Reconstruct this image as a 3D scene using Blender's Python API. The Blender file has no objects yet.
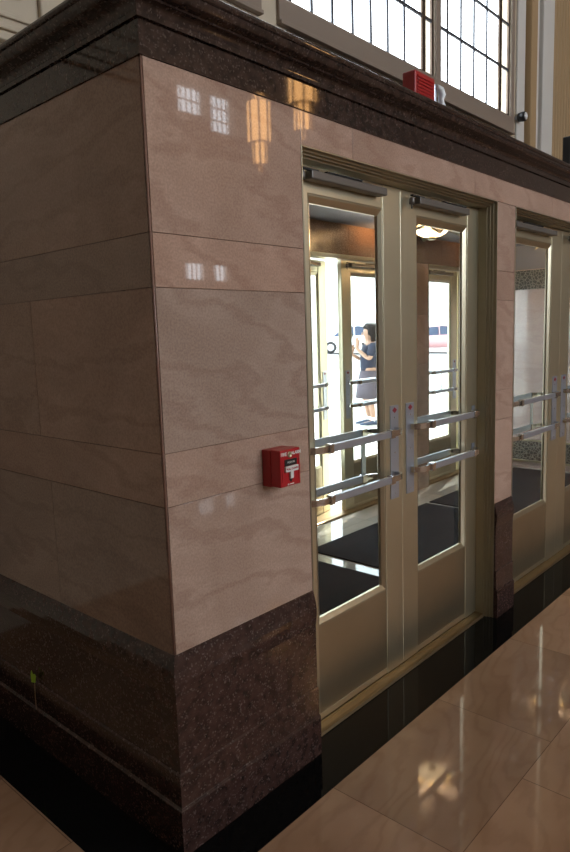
import bpy, bmesh, math, random
from mathutils import Vector, Matrix
random.seed(7)
S = bpy.context.scene
C = S.collection

# ------------------------------------------------------------ camera
YAW, PITCH, ROLL, FPX = 0.83425, -0.1370, -0.03166, 666.4
EYE = Vector((-1.240, -1.634, 1.70))
fw = Vector((math.sin(YAW)*math.cos(PITCH), math.cos(YAW)*math.cos(PITCH), math.sin(PITCH)))
rt = Vector((math.cos(YAW), -math.sin(YAW), 0)); up = rt.cross(fw)
cr, sr = math.cos(ROLL), math.sin(ROLL)
rt, up = cr*rt + sr*up, -sr*rt + cr*up
cd = bpy.data.cameras.new('camera'); cam = bpy.data.objects.new('camera', cd); C.objects.link(cam)
cd.sensor_fit = 'VERTICAL'; cd.sensor_height = 24.0; cd.lens = FPX/852*24.0
cd.clip_start = 0.05; cd.clip_end = 500
m = Matrix((rt, up, -fw)).transposed().to_4x4(); m.translation = EYE
cam.matrix_world = m
S.camera = cam

# ------------------------------------------------------------ light
W = bpy.data.worlds.new('World'); S.world = W; W.use_nodes = True
nt = W.node_tree; bg = nt.nodes['Background']
SKY = 5.0
bg.inputs[0].default_value = (0.86, 0.93, 1.0, 1); bg.inputs[1].default_value = SKY
sd = bpy.data.lights.new('sun', 'SUN'); sd.energy = 6; sd.angle = 0.01; sd.color = (1, .95, .87)
sun = bpy.data.objects.new('sun', sd); C.objects.link(sun)
sun.rotation_euler = Vector((0.85, 0.22, 0.95)).to_track_quat('Z', 'Y').to_euler()

def portal(name, loc, size, direction):
    d = bpy.data.lights.new(name, 'AREA'); d.shape = 'RECTANGLE'; d.size, d.size_y = size
    d.cycles.is_portal = True
    o = bpy.data.objects.new(name, d); C.objects.link(o); o.location = loc
    o.rotation_euler = Vector(direction).to_track_quat('-Z', 'Z').to_euler()
HALL_Y, HALL_H, HALL_X0, HALL_X1 = -14.0, 12.0, -7.0, 26.0

S.view_settings.view_transform = 'Standard'; S.view_settings.look = 'None'
S.view_settings.gamma = 1.0; S.view_settings.use_curve_mapping = False
S.view_settings.exposure = 0.7
S.cycles.use_denoising = True
S.cycles.max_bounces = 10; S.cycles.diffuse_bounces = 5; S.cycles.glossy_bounces = 5
S.cycles.transparent_max_bounces = 16; S.cycles.sample_clamp_indirect = 8

# ------------------------------------------------------------ materials
def mat(name, col=(.5,.5,.5), rough=.5, metal=0., spec=.5, emit=None, es=0.):
    M = bpy.data.materials.new(name); M.use_nodes = True
    b = M.node_tree.nodes['Principled BSDF']
    b.inputs['Base Color'].default_value = (*col, 1); b.inputs['Roughness'].default_value = rough
    b.inputs['Metallic'].default_value = metal; b.inputs['Specular IOR Level'].default_value = spec
    if emit: b.inputs['Emission Color'].default_value = (*emit, 1); b.inputs['Emission Strength'].default_value = es
    return M
def N(M, t, **k):
    n = M.node_tree.nodes.new(t)
    for a, v in k.items(): setattr(n, a, v)
    return n
def L(M, a, b): M.node_tree.links.new(a, b)
def ramp(M, fac, stops):
    r = N(M, 'ShaderNodeValToRGB'); L(M, fac, r.inputs[0])
    while len(r.color_ramp.elements) < len(stops): r.color_ramp.elements.new(.5)
    for e, (p, c) in zip(r.color_ramp.elements, stops): e.position = p; e.color = (*c, 1)
    return r.outputs[0]
def mixc(M, f, a, b, mode='MIX'):
    x = N(M, 'ShaderNodeMix', data_type='RGBA', blend_type=mode)
    if isinstance(f, float): x.inputs[0].default_value = f
    else: L(M, f, x.inputs[0])
    for s, v in ((6, a), (7, b)):
        if isinstance(v, tuple): x.inputs[s].default_value = (*v, 1)
        else: L(M, v, x.inputs[s])
    return x.outputs[2]

def marble(name, c1, c2, vein, rough=.07, scale=1., bump=.0):
    """polished veined stone; the slab attribute shifts the pattern slab by slab"""
    M = mat(name, c1, rough); b = M.node_tree.nodes['Principled BSDF']
    g = N(M, 'ShaderNodeNewGeometry'); at = N(M, 'ShaderNodeAttribute', attribute_name='slab')
    sc_ = N(M, 'ShaderNodeVectorMath', operation='SCALE'); L(M, at.outputs['Color'], sc_.inputs[0]); sc_.inputs['Scale'].default_value = 37
    ad = N(M, 'ShaderNodeVectorMath', operation='ADD'); L(M, g.outputs['Position'], ad.inputs[0]); L(M, sc_.outputs[0], ad.inputs[1])
    n1 = N(M, 'ShaderNodeTexNoise'); n1.inputs['Scale'].default_value = 1.7*scale; n1.inputs['Detail'].default_value = 6; n1.inputs['Distortion'].default_value = 1.2
    L(M, ad.outputs[0], n1.inputs['Vector'])
    base = ramp(M, n1.outputs[0], [(.3, c1), (.7, c2)])
    mp = N(M, 'ShaderNodeMapping'); mp.inputs['Rotation'].default_value = (.5, .6, .3); mp.inputs['Scale'].default_value = (1, 1, 2.6)
    L(M, ad.outputs[0], mp.inputs['Vector'])
    w = N(M, 'ShaderNodeTexWave'); w.inputs['Scale'].default_value = .9*scale; w.inputs['Distortion'].default_value = 14; w.inputs['Detail'].default_value = 5; w.inputs['Detail Scale'].default_value = 1.0; w.inputs['Detail Roughness'].default_value = .62
    L(M, mp.outputs[0], w.inputs['Vector'])
    vf = ramp(M, w.outputs[0], [(.0, (.46,)*3), (.2, (.10,)*3), (.5, (.0,)*3), (1, (.16,)*3)])
    c = mixc(M, vf, base, vein)
    n2 = N(M, 'ShaderNodeTexNoise'); n2.inputs['Scale'].default_value = 140; n2.inputs['Detail'].default_value = 2
    L(M, ad.outputs[0], n2.inputs['Vector'])
    sp = ramp(M, n2.outputs[0], [(.35, (.86,)*3), (.65, (1.09,)*3)])
    c = mixc(M, 1., c, sp, 'MULTIPLY')
    # slab tint: green channel of the attribute
    sx = N(M, 'ShaderNodeSeparateColor'); L(M, at.outputs['Color'], sx.inputs[0])
    tn = ramp(M, sx.outputs[1], [(0, (.90, .93, .95)), (1, (1.10, 1.02, .99))])
    c = mixc(M, 1., c, tn, 'MULTIPLY')
    L(M, c, b.inputs['Base Color'])
    r = ramp(M, n2.outputs[0], [(.3, (rough*.6,)*3), (.7, (rough*1.7,)*3)]); L(M, r, b.inputs['Roughness'])
    return M

def granite(name, c1, c2, fleck, rough=.12):
    M = mat(name, c1, rough); b = M.node_tree.nodes['Principled BSDF']
    g = N(M, 'ShaderNodeNewGeometry')
    v = N(M, 'ShaderNodeTexVoronoi'); v.inputs['Scale'].default_value = 190; L(M, g.outputs['Position'], v.inputs['Vector'])
    n = N(M, 'ShaderNodeTexNoise'); n.inputs['Scale'].default_value = 30; n.inputs['Detail'].default_value = 5; L(M, g.outputs['Position'], n.inputs['Vector'])
    base = ramp(M, n.outputs[0], [(.35, c1), (.68, c2)])
    f = N(M, 'ShaderNodeSeparateColor'); L(M, v.outputs['Color'], f.inputs[0])
    ff = ramp(M, f.outputs[0], [(.86, (0,)*3), (1., (.38,)*3)])
    L(M, mixc(M, ff, base, fleck), b.inputs['Base Color'])
    n3 = N(M, 'ShaderNodeTexNoise'); n3.inputs['Scale'].default_value = 260; L(M, g.outputs['Position'], n3.inputs['Vector'])
    L(M, ramp(M, n3.outputs[0], [(.35, (rough*.6,)*3), (.65, (rough*2.,)*3)]), b.inputs['Roughness'])
    return M

def brushed(name, c1, c2, rough, sx=(420, 420, 9)):
    M = mat(name, c1, rough, 1.); b = M.node_tree.nodes['Principled BSDF']
    g = N(M, 'ShaderNodeNewGeometry'); mp = N(M, 'ShaderNodeMapping'); mp.inputs['Scale'].default_value = sx; L(M, g.outputs['Position'], mp.inputs['Vector'])
    n = N(M, 'ShaderNodeTexNoise'); n.inputs['Scale'].default_value = 1.; n.inputs['Detail'].default_value = 5; L(M, mp.outputs[0], n.inputs['Vector'])
    n2 = N(M, 'ShaderNodeTexNoise'); n2.inputs['Scale'].default_value = 4.; n2.inputs['Detail'].default_value = 4; L(M, g.outputs['Position'], n2.inputs['Vector'])
    L(M, ramp(M, n2.outputs[0], [(.3, c1), (.7, c2)]), b.inputs['Base Color'])
    L(M, ramp(M, n.outputs[0], [(.3, (rough*.93,)*3), (.7, (rough*1.07,)*3)]), b.inputs['Roughness'])
    return M

def glass(name, tint=(.93,.96,.95), rough=0.):
    M = bpy.data.materials.new(name); M.use_nodes = True; M.node_tree.nodes.clear()
    t = N(M, 'ShaderNodeBsdfTransparent'); t.inputs[0].default_value = (*tint, 1)
    g = N(M, 'ShaderNodeBsdfGlossy'); g.inputs['Roughness'].default_value = rough; g.inputs[0].default_value = (1, 1, 1, 1)
    f = N(M, 'ShaderNodeFresnel'); f.inputs[0].default_value = 1.42
    x = N(M, 'ShaderNodeMixShader'); o = N(M, 'ShaderNodeOutputMaterial')
    ge = N(M, 'ShaderNodeNewGeometry'); sb = N(M, 'ShaderNodeMath', operation='SUBTRACT', use_clamp=True); L(M, f.outputs[0], sb.inputs[0]); L(M, ge.outputs['Backfacing'], sb.inputs[1])
    L(M, sb.outputs[0], x.inputs[0]); L(M, t.outputs[0], x.inputs[1]); L(M, g.outputs[0], x.inputs[2]); L(M, x.outputs[0], o.inputs[0])
    return M

def tile_floor(name, c1, c2, vein, bw, bh, off, org, rough=.05):
    M = mat(name, c1, rough); b = M.node_tree.nodes['Principled BSDF']
    g = N(M, 'ShaderNodeNewGeometry'); mp = N(M, 'ShaderNodeMapping'); mp.inputs['Location'].default_value = org; L(M, g.outputs['Position'], mp.inputs['Vector'])
    br = N(M, 'ShaderNodeTexBrick', offset=off, offset_frequency=2, squash=1.)
    br.inputs['Color1'].default_value = (.2, .2, .2, 1); br.inputs['Color2'].default_value = (.9, .9, .9, 1); br.inputs['Mortar'].default_value = (0, 0, 0, 1)
    br.inputs['Scale'].default_value = 1; br.inputs['Mortar Size'].default_value = .0016; br.inputs['Brick Width'].default_value = bw; br.inputs['Row Height'].default_value = bh
    br.inputs['Mortar Smooth'].default_value = .3
    L(M, mp.outputs[0], br.inputs['Vector'])
    sc_ = N(M, 'ShaderNodeVectorMath', operation='SCALE'); L(M, br.outputs[0], sc_.inputs[0]); sc_.inputs['Scale'].default_value = 23
    ad = N(M, 'ShaderNodeVectorMath', operation='ADD'); L(M, g.outputs['Position'], ad.inputs[0]); L(M, sc_.outputs[0], ad.inputs[1])
    m2 = N(M, 'ShaderNodeMapping'); m2.inputs['Rotation'].default_value = (0, 0, .75); m2.inputs['Scale'].default_value = (1, 3, 1); L(M, ad.outputs[0], m2.inputs['Vector'])
    w = N(M, 'ShaderNodeTexWave'); w.inputs['Scale'].default_value = 2.0; w.inputs['Distortion'].default_value = 20; w.inputs['Detail'].default_value = 5; w.inputs['Detail Scale'].default_value = .7; L(M, m2.outputs[0], w.inputs['Vector'])
    n = N(M, 'ShaderNodeTexNoise'); n.inputs['Scale'].default_value = 2.5; n.inputs['Detail'].default_value = 6; L(M, ad.outputs[0], n.inputs['Vector'])
    c = mixc(M, ramp(M, n.outputs[0], [(.3, (0,)*3), (.7, (1,)*3)]), c1, c2)
    c = mixc(M, ramp(M, w.outputs[0], [(0, (.26,)*3), (.4, (.04,)*3), (1, (.0,)*3)]), c, vein)
    tn = ramp(M, br.outputs[0], [(.2, (.88,.88,.88)), (.9, (1.12,1.08,1.04))]); c = mixc(M, 1., c, tn, 'MULTIPLY')
    c = mixc(M, br.outputs['Fac'], c, (c1[0]*.45, c1[1]*.42, c1[2]*.4))
    L(M, c, b.inputs['Base Color'])
    return M

M_ = dict(
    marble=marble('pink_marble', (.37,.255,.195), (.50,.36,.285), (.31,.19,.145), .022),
    marble_side=marble('shaded_brown_marble', (.33,.235,.185), (.43,.315,.255), (.27,.185,.145), .03),  # darker copy of the pink marble; the left wall's shade is in this colour
    marble_end=marble('vestibule_marble', (.46,.36,.34), (.54,.44,.42), (.42,.31,.29), .04),
    brown=marble('transom_marble', (.085,.043,.024), (.125,.066,.038), (.065,.033,.02), .2),
    granite=granite('red_brown_granite', (.030,.0155,.0125), (.062,.031,.025), (.24,.19,.175), .09),
    cornice=granite('dark_brown_granite', (.026,.017,.0145), (.055,.034,.028), (.20,.165,.15), .028),
    black=mat('polished_black_stone', (.004,.004,.004), .03, spec=.09),
    floor=tile_floor('tan_marble_tiles', (.30,.175,.105), (.40,.245,.155), (.22,.115,.065), .79, .52, .37, (-.56, .19, 0)),
    vfloor=tile_floor('vestibule_floor_marble', (.36,.335,.315), (.41,.385,.36), (.32,.30,.28), .6, .6, .0, (0, 0, 0), .08),
    plaster=mat('cream_plaster', (.55,.47,.36), .7), plaster_w=mat('pale_plaster', (.62,.61,.58), .55),
    plaster_b=mat('tan_plaster', (.38,.26,.135), .7), wallh=mat('hall_wall', (.50,.45,.38), .6), wall_dk=mat('darkened_hall_wall', (.10,.065,.045), .6),
    vceil=mat('vestibule_ceiling', (.20,.20,.235), .7), hceil=mat('hall_ceiling', (.62,.57,.48), .8),
    bronze=brushed('nickel_bronze', (.75,.70,.52), (.80,.75,.57), .36),
    kick=brushed('kick_panel_bronze', (.54,.475,.335), (.60,.53,.38), .36),
    bronze_d=brushed('dark_bronze', (.42,.375,.27), (.48,.43,.315), .36),
    brass=brushed('brass_threshold', (.28,.20,.11), (.35,.25,.145), .40, (9, 400, 400)),
    steel=mat('satin_steel', (.56,.61,.71), .32, .8),
    chrome=mat('chrome', (.72,.73,.75), .12, 1.), closer=mat('closer_grey', (.16,.145,.13), .4, .35),
    dark=mat('black_rubber', (.012,.012,.012), .6), glass=glass('door_glass'), wglass=glass('window_glass', (.97,.98,.98)),
    red=mat('red_enamel', (.42,.012,.018), .28), red_d=mat('red_plastic', (.36,.014,.016), .4), white=mat('white_paint', (.75,.75,.72), .4),
    blackp=mat('black_plastic', (.012,.012,.013), .35), pinkr=mat('red_sticker', (.26,.02,.04), .4),
    clear=mat('clear_lens', (.75,.78,.8), .08, 0), key=mat('key_brass', (.5,.45,.3), .3, 1),
    winframe=brushed('window_bronze', (.10,.075,.06), (.16,.12,.09), .5), winsteel=mat('window_muntin', (.07,.075,.09), .45, .3),
    wood=mat('brown_window_casing', (.25,.195,.155), .5),
    green=mat('lime_green_tape', (.30,.52,.02), .5), stem=mat('brown_wire', (.22,.12,.04), .5),
    asphalt=mat('asphalt', (.30,.30,.31), .9), walk=mat('concrete_walk', (.58,.57,.55), .9),
    bld=mat('pale_stone', (.72,.70,.68), .9), bwin=mat('building_window', (.42,.44,.46), .3), 
    carw=mat('white_car_paint', (.75,.74,.75), .2), carr=mat('pale_red_car_paint', (.50,.26,.27), .2), tyre=mat('tyre', (.02,.02,.02), .8), cglass=mat('car_glass', (.04,.06,.11), .05),
    skin=mat('skin', (.34,.20,.14), .5), hair=mat('dark_hair', (.008,.005,.005), .6, spec=.2), navy=mat('navy_cotton', (.010,.014,.035), .8),
    skirt=mat('mauve_grey_cotton', (.07,.058,.075), .9), shoe=mat('dark_blue_canvas', (.04,.06,.11), .7), sole=mat('white_rubber', (.7,.7,.7), .6), sock=mat('white_sock', (.75,.75,.75), .9),
    lamp=mat('warm_lamp_glass', (.9,.7,.45), .4, emit=(1., .50, .17), es=6.5), lamp_hot=mat('warm_bulb_glass', (.9,.8,.6), .4, emit=(1., .66, .36), es=3.5),
)
def mat_mat():
    M = mat('black_ribbed_carpet', (.014,.015,.020), .9, spec=.1); b = M.node_tree.nodes['Principled BSDF']
    g = N(M, 'ShaderNodeNewGeometry'); n = N(M, 'ShaderNodeTexNoise'); n.inputs['Scale'].default_value = 260; L(M, g.outputs['Position'], n.inputs['Vector'])
    L(M, ramp(M, n.outputs[0], [(.4, (.005,.006,.009)), (.7, (.018,.020,.028))]), b.inputs['Base Color']); return M
M_['mat'] = mat_mat()
def mat_grille():
    M = mat('cast_bronze_ornament', (.1,.09,.07), .5, .3); b = M.node_tree.nodes['Principled BSDF']
    g = N(M, 'ShaderNodeNewGeometry'); v = N(M, 'ShaderNodeTexVoronoi', feature='DISTANCE_TO_EDGE'); v.inputs['Scale'].default_value = 28; L(M, g.outputs['Position'], v.inputs['Vector'])
    L(M, ramp(M, v.outputs[0], [(.03, (.26,.25,.22)), (.12, (.03,.03,.03))]), b.inputs['Base Color']); return M
M_['grille'] = mat_grille()

# ------------------------------------------------------------ mesh helpers
class MB:
    def __init__(s): s.bm = bmesh.new(); s.slab = s.bm.loops.layers.float_color.new('slab')
    def face(s, vs, col=None):
        f = s.bm.faces.new(vs)
        if col is None: col = (.5, .5, .5, 1)
        for l in f.loops: l[s.slab] = col
        return f
    def box(s, x0, x1, y0, y1, z0, z1, b=0., col=None, M=None):
        vs = [Vector((x, y, z)) for x in (x0, x1) for y in (y0, y1) for z in (z0, z1)]
        if M is not None: vs = [M @ v for v in vs]
        v = [s.bm.verts.new(p) for p in vs]
        fs = [s.face([v[i] for i in q], col) for q in ((0,1,3,2),(4,6,7,5),(0,4,5,1),(2,3,7,6),(0,2,6,4),(1,5,7,3))]
        if b > 0:
            es = list({e for f in fs for e in f.edges})
            r = bmesh.ops.bevel(s.bm, geom=es, offset=b, segments=2, affect='EDGES', profile=.5)
            for f in r['faces']:
                for l in f.loops: l[s.slab] = col or (.5,.5,.5,1)
        return s
    def tube(s, pts, r, n=12, cap=True):
        pts = [Vector(p) for p in pts]; rs = r if isinstance(r, (list, tuple)) else [r]*len(pts)
        rings = []
        for i, p in enumerate(pts):
            t = (pts[min(i+1, len(pts)-1)] - pts[max(i-1, 0)]).normalized()
            a = t.orthogonal().normalized() if i == 0 else (prev - t*prev.dot(t)).normalized()
            prev = a; b = t.cross(a)
            rings.append([s.bm.verts.new(p + (a*math.cos(2*math.pi*k/n) + b*math.sin(2*math.pi*k/n))*rs[i]) for k in range(n)])
        for A, B in zip(rings, rings[1:]):
            for k in range(n): s.face([A[k], A[(k+1) % n], B[(k+1) % n], B[k]]).smooth = True
        if cap: s.face(rings[0][::-1]); s.face(rings[-1])
        return s
    def lathe(s, o, prof, n=24, ax='Z', smooth=True, cap=True):
        o = Vector(o); rings = []
        for r, h in prof:
            ring = []
            for k in range(n):
                c, q = r*math.cos(2*math.pi*k/n), r*math.sin(2*math.pi*k/n)
                ring.append(s.bm.verts.new(o + (Vector((c, q, h)) if ax == 'Z' else Vector((c, h, q)) if ax == 'Y' else Vector((h, c, q)))))
            rings.append(ring)
        for A, B in zip(rings, rings[1:]):
            for k in range(n): s.face([A[k], A[(k+1) % n], B[(k+1) % n], B[k]]).smooth = smooth
        if cap:
            s.face(rings[0][::-1]); s.face(rings[-1])
        return s
    def prism(s, poly, f, a, b, col=None):
        """poly of 2-D points; f(u, v, t) gives the point; extruded from t=a to t=b"""
        A = [s.bm.verts.new(f(u, v, a)) for u, v in poly]; B = [s.bm.verts.new(f(u, v, b)) for u, v in poly]; n = len(poly)
        for k in range(n): s.face([A[k], A[(k+1) % n], B[(k+1) % n], B[k]], col)
        s.face(A[::-1], col); s.face(B, col); return s
    def loft(s, rings, smooth=True, cap=True):
        R = [[s.bm.verts.new(p) for p in r] for r in rings]; n = len(R[0])
        for A, B in zip(R, R[1:]):
            for k in range(n): s.face([A[k], A[(k+1) % n], B[(k+1) % n], B[k]]).smooth = smooth
        if cap: s.face(R[0][::-1]); s.face(R[-1])
        return s
    def mesh(s, name):
        bmesh.ops.recalc_face_normals(s.bm, faces=s.bm.faces[:]); me = bpy.data.meshes.new(name); s.bm.to_mesh(me); s.bm.free(); return me
    def build(s, name, m, parent=None, **k):
        me = s.mesh(name); me.materials.append(M_[m] if isinstance(m, str) else m)
        o = bpy.data.objects.new(name, me); C.objects.link(o)
        if parent: o.parent = parent
        return tag(o, **k)
def tag(o, label=None, cat=None, group=None, kind=None):
    if label: o['label'] = label
    if cat: o['category'] = cat
    if group: o['group'] = group
    if kind: o['kind'] = kind
    return o
def empty(name, loc=(0,0,0), rz=0, **k):
    o = bpy.data.objects.new(name, None); C.objects.link(o); o.location = loc; o.rotation_euler = (0, 0, rz); o.empty_display_size = .1
    return tag(o, **k)
def kids(o): return [c for c in bpy.data.objects if c.parent == o]
def copy_tree(o, parent=None):
    c = o.copy(); C.objects.link(c)
    if parent: c.parent = parent
    for ch in kids(o): copy_tree(ch, c)
    return c
def rc(): return (random.random(), random.random(), random.random(), 1)

# ------------------------------------------------------------ key sizes
XL, XR, X2, PITCH_D = .695, 2.338, 2.576, 1.881          # first opening, pier, spacing of openings
ZB, ZT, ZO, ZF = .690, 2.4986, 2.3785, 2.5934            # base top, marble top, opening top, frieze top
TH, XE, YB = .16, 8.0, 2.0                               # wall thickness, end of box, outer wall face
OPEN = [(XL, XR), (X2, 4.61), (4.85, 6.48)]
OUT = [(2.86 + i*2.22, 4.52 + i*2.22) for i in range(2)]  # outer openings
ZOUT, ZC = 2.3785, 2.64

# ------------------------------------------------------------ floors
f = MB(); f.box(HALL_X0, HALL_X1, HALL_Y, -.19, -.06, 0); f.box(HALL_X0, -.2225, -.19, 2.165, -.06, 0); f.box(XE+.001, HALL_X1, -.19, 2.165, -.06, 0)
f.box(-.2225, XE+.001, -.19, 2.165, -.06, -.002)
tag(f.build('floor', 'floor'), kind='structure', label='tan polished marble tile floor of the hall')
b = MB(); b.box(-.2225, XE, -.19, TH+.02, -.002, .0012); b.box(-.2225, .02, TH+.02, 2.165, -.002, .0012)
tag(b.build('trim_1', 'black'), kind='structure', label='polished black stone border in the floor along the walls')
v = MB(); v.box(TH, XE-TH, TH+.02, 2.165, -.002, .0012)
tag(v.build('floor', 'vfloor'), kind='structure', label='pale marble floor of the vestibule')

# ------------------------------------------------------------ front wall, slab by slab
w = MB(); g = .0009
def slab(x0, x1, z0, z1, pink=None):
    c = list(rc())
    if pink is not None: c[1] = pink
    w.box(x0+g, x1-g, 0, TH, z0+g, z1-g, .0012, tuple(c))
def core(x0, x1, z0, z1): w.box(x0, x1, .006, TH-.004, z0, z1, 0, (.2, .2, .2, 1))
rows = [(.60, 1.175, .45), (1.175, 1.345, .6), (1.345, 1.85, .1), (1.85, 2.01, 1.), (2.01, ZT, .7)]
cols = [(.0075, XL), (XR, X2), (4.61, 4.85), (6.48, XE)]
for x0, x1 in cols:
    core(x0+.002, x1-.002, .0, ZT)
    for z0, z1, pk in rows:
        if x0 < .1: slab(x0, x1, z0, z1, pk)
        elif z0 > 2.: slab(x0, x1, z0, ZO, .6)
        else: slab(x0, x1, z0, z1, .7)
core(XL+.002, XE-.002, ZO+.002, ZT)
xs = [XL, 1.014, 2.07, 3.133, 4.19, 5.25, 6.3, XE]
for a, b_ in zip(xs, xs[1:]): slab(a, b_, ZO, ZT, .75)
tag(w.build('wall_front', 'marble'), kind='structure', label='front wall of pink beige marble slabs with door openings')

w = MB()
def slabl(y0, y1, z0, z1):
    w.box(0, TH, y0+g, y1-g, z0+g, z1-g, .0012, rc())
w.box(.006, TH-.004, .17, YB, 0, ZT, 0, (.2, .2, .2, 1))
for z0, z1, cuts in ((.60, 1.175, (.0075, .70, YB)), (1.175, 1.345, (.0075, YB)), (1.345, 1.85, (.0075, .75, YB)), (1.85, 2.01, (.0075, YB)), (2.01, ZT, (.0075, 1.3, YB))):
    for i, (a, b_) in enumerate(zip(cuts, cuts[1:])):
        w.box(0, .0074 if i == 0 else TH, a+g, b_-g, z0+g, z1-g, .0010, rc())
        if i == 0: w.box(.0078, TH, TH+.001, b_-g, z0+g, z1-g, 0, rc())
w.box(0, TH-.0005, YB+.0005, 2.34, 0, 2.64, 0, rc())
tag(w.build('wall_left', 'marble_side'), kind='structure', label='left wall of marble slabs, its shade put into the darker colour')
q = MB(); q.tube([(.004, .004, ZB-.05), (.004, .004, ZT)], .0035, 10)
tag(q.build('trim_2', mat('corner_bead_stone', (.28,.16,.12), .25)), kind='structure', label='thin rounded stone bead on the wall corner')

# swept mouldings round the box corner: profile (outward, z)
def sweep_front(mb, prof, x0, x1, mitre=True, back=.0):
    A = [Vector(((-p if mitre else 0) + (0 if mitre else x0), -p, z)) for p, z in prof]
    if not mitre: A = [Vector((x0, -p, z)) for p, z in prof]
    B = [Vector((x1, -p, z)) for p, z in prof]
    a = [mb.bm.verts.new(v) for v in A]; b = [mb.bm.verts.new(v) for v in B]; n = len(prof)
    for k in range(n): mb.face([a[k], a[(k+1) % n], b[(k+1) % n], b[k]])
    mb.face(a[::-1]); mb.face(b)
def sweep_left(mb, prof, y1):
    a = [mb.bm.verts.new(Vector((-p, -p, z))) for p, z in prof]; b = [mb.bm.verts.new(Vector((-p, y1, z))) for p, z in prof]; n = len(prof)
    for k in range(n): mb.face([a[k], a[(k+1) % n], b[(k+1) % n], b[k]])
    mb.face(a[::-1]); mb.face(b)
def arcp(p0, p1, bulge, n=6):
    """points between two profile points, bulging outward (+) or inward (-)"""
    (a, b_), (c, d) = p0, p1; L_ = math.hypot(c-a, d-b_); nx, nz = (d-b_)/L_, -(c-a)/L_
    return [(a+(c-a)*t + nx*bulge*math.sin(math.pi*t)*L_, b_+(d-b_)*t + nz*bulge*math.sin(math.pi*t)*L_) for t in [i/n for i in range(n+1)]]
IN = -.0005
base = [(IN, .0015), (.0255, .0015), (.0255, .163), (.0245, .165), (.0225, .166), (.0205, .167), (.0205, .169), (.0175, .172), (.0175, .283), (.015, .286), (.0115, .288), (.0115, .5475), (.0108, .548), (.0115, .5485)] + arcp((.0115, .551), (.003, ZB-.004), .08)[1:] + [(.0, ZB), (IN, ZB)]
bb = MB(); sweep_front(bb, base, 0, XL); 
for i in range(3):
    x0, x1 = ((XR, X2), (4.61, 4.85), (6.48, XE))[i]; sweep_front(bb, base, x0, x1, False)
tag(bb.build('baseboard_front', 'granite'), kind='structure', label='red brown speckled granite base of the front wall')
bb = MB(); sweep_left(bb, base, YB)
tag(bb.build('baseboard_left', 'granite'), kind='structure', label='dark granite base of the left wall')

frieze = [(IN, ZT), (.006, ZT), (.006, ZF-.004), (.0, ZF-.003), (.0, ZF+.002), (IN, ZF+.002)]
corn = ([(IN, ZF+.0015), (.014, ZF+.0015), (.016, ZF+.014)] + arcp((.016, ZF+.016), (.042, ZF+.040), -.18)[0:] + [(.046, ZF+.040), (.046, ZF+.046)]
        + arcp((.052, ZF+.047), (.082, ZF+.072), .20)[0:] + [(.080, ZF+.075)] + arcp((.086, ZF+.077), (.088, 2.683), .15) + arcp((.088, 2.684), (.080, 2.690), .2)[1:] + [(IN, 2.690)])
def xs_cornice(prof, name, lab):
    mb = MB(); n_ = 0
    sweep_front(mb, prof, 0, XE); sweep_left(mb, prof, YB+.164)
    return mb
mb = xs_cornice(frieze, '', ''); 
tag(mb.build('trim_3', 'cornice'), kind='structure', label='flat dark granite frieze above the marble')
mb = xs_cornice(corn, '', '')
mb.box(0, XE, 0, YB+.164, 2.665, 2.690); mb.box(0, XE, 0, .14, ZF+.002, 2.665); mb.box(0, .14, .14, YB, ZF+.002, 2.665)
mb.box(0.001, XE, .001, TH, ZT, ZF+.002); mb.box(.001, TH, TH, YB, ZT, ZF+.002)
tag(mb.build('trim_4', 'cornice'), kind='structure', label='moulded dark granite cornice on top of the entrance box')
mb = MB(); mb.box(TH, XE-TH, TH, YB+.164, ZC, 2.664)
tag(mb.build('ceiling', 'vceil'), kind='structure', label='grey plaster ceiling of the vestibule')

# ------------------------------------------------------------ outer wall (with the street doors), end wall
w = MB(); prev = TH
for a, b_ in OUT + [(XE, XE)]:
    if a > prev:
        for z0, z1 in ((0, .69), (.69, 1.345), (1.345, 1.85), (1.85, ZOUT)): w.box(prev, a, YB, 2.34 if prev < 1 else 2.17, z0+g, z1-g, .001, rc())
    prev = b_
tag(w.build('wall_outer', 'marble_side'), kind='structure', label='brown marble piers between the street doors')
w = MB()
for a, b_ in zip([TH, 2.0, 3.69, 5.36, 7.0], [2.0, 3.69, 5.36, 7.0, XE]): w.box(a+g, b_-g, YB, 2.34, ZOUT+g, ZC, .001, rc())
tag(w.build('trim_5', 'brown'), kind='structure', label='reddish brown stone band above the street doors')
w = MB(); XW = 6.62
w.box(XW, XW+.15, TH, YB, 0, .35, 0, rc()); 
for y0, y1 in ((TH, 1.05), (1.05, YB)): w.box(XW, XW+.15, y0+g, y1-g, .35+g, 2.14-g, .001, rc())
w.box(XW, XW+.15, TH, YB, 2.14, 2.36)
tag(w.build('wall_right', 'marble_end'), kind='structure', label='pale pink marble end wall of the vestibule')
w = MB(); w.box(XW-.002, XW+.15, TH, YB, 2.36, ZC); tag(w.build('trim_6', 'vceil'), kind='structure', label='grey plaster strip above the end wall')
w = MB(); w.box(XW-.02, XW-.001, TH+.02, YB-.02, 2.15, 2.33, .003); w.box(XW-.03, XW-.001, TH+.02, YB-.02, 2.33, 2.35, .003); w.box(XW-.03, XW-.001, TH+.02, YB-.02, 2.13, 2.15, .003)
tag(w.build('trim_7', 'grille'), kind='structure', label='dark cast ornamental frieze on the end wall')
r = empty('heating_grille', (XW, 1.1, 0), label='dark cast ornamental heating grille low on the vestibule end wall', cat='grille')
w = MB(); w.box(-.02, -.002, -.75, .85, .10, .33, .002); w.build('screen', 'grille', r)
w = MB()
for a in ((-.03, -.002, -.78, .88, .33, .35), (-.03, -.002, -.78, .88, .075, .10), (-.03, -.002, -.78, -.75, .10, .33), (-.03, -.002, .85, .88, .10, .33)): w.box(*a, .003)
w.build('frame', 'bronze_d', r)

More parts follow.
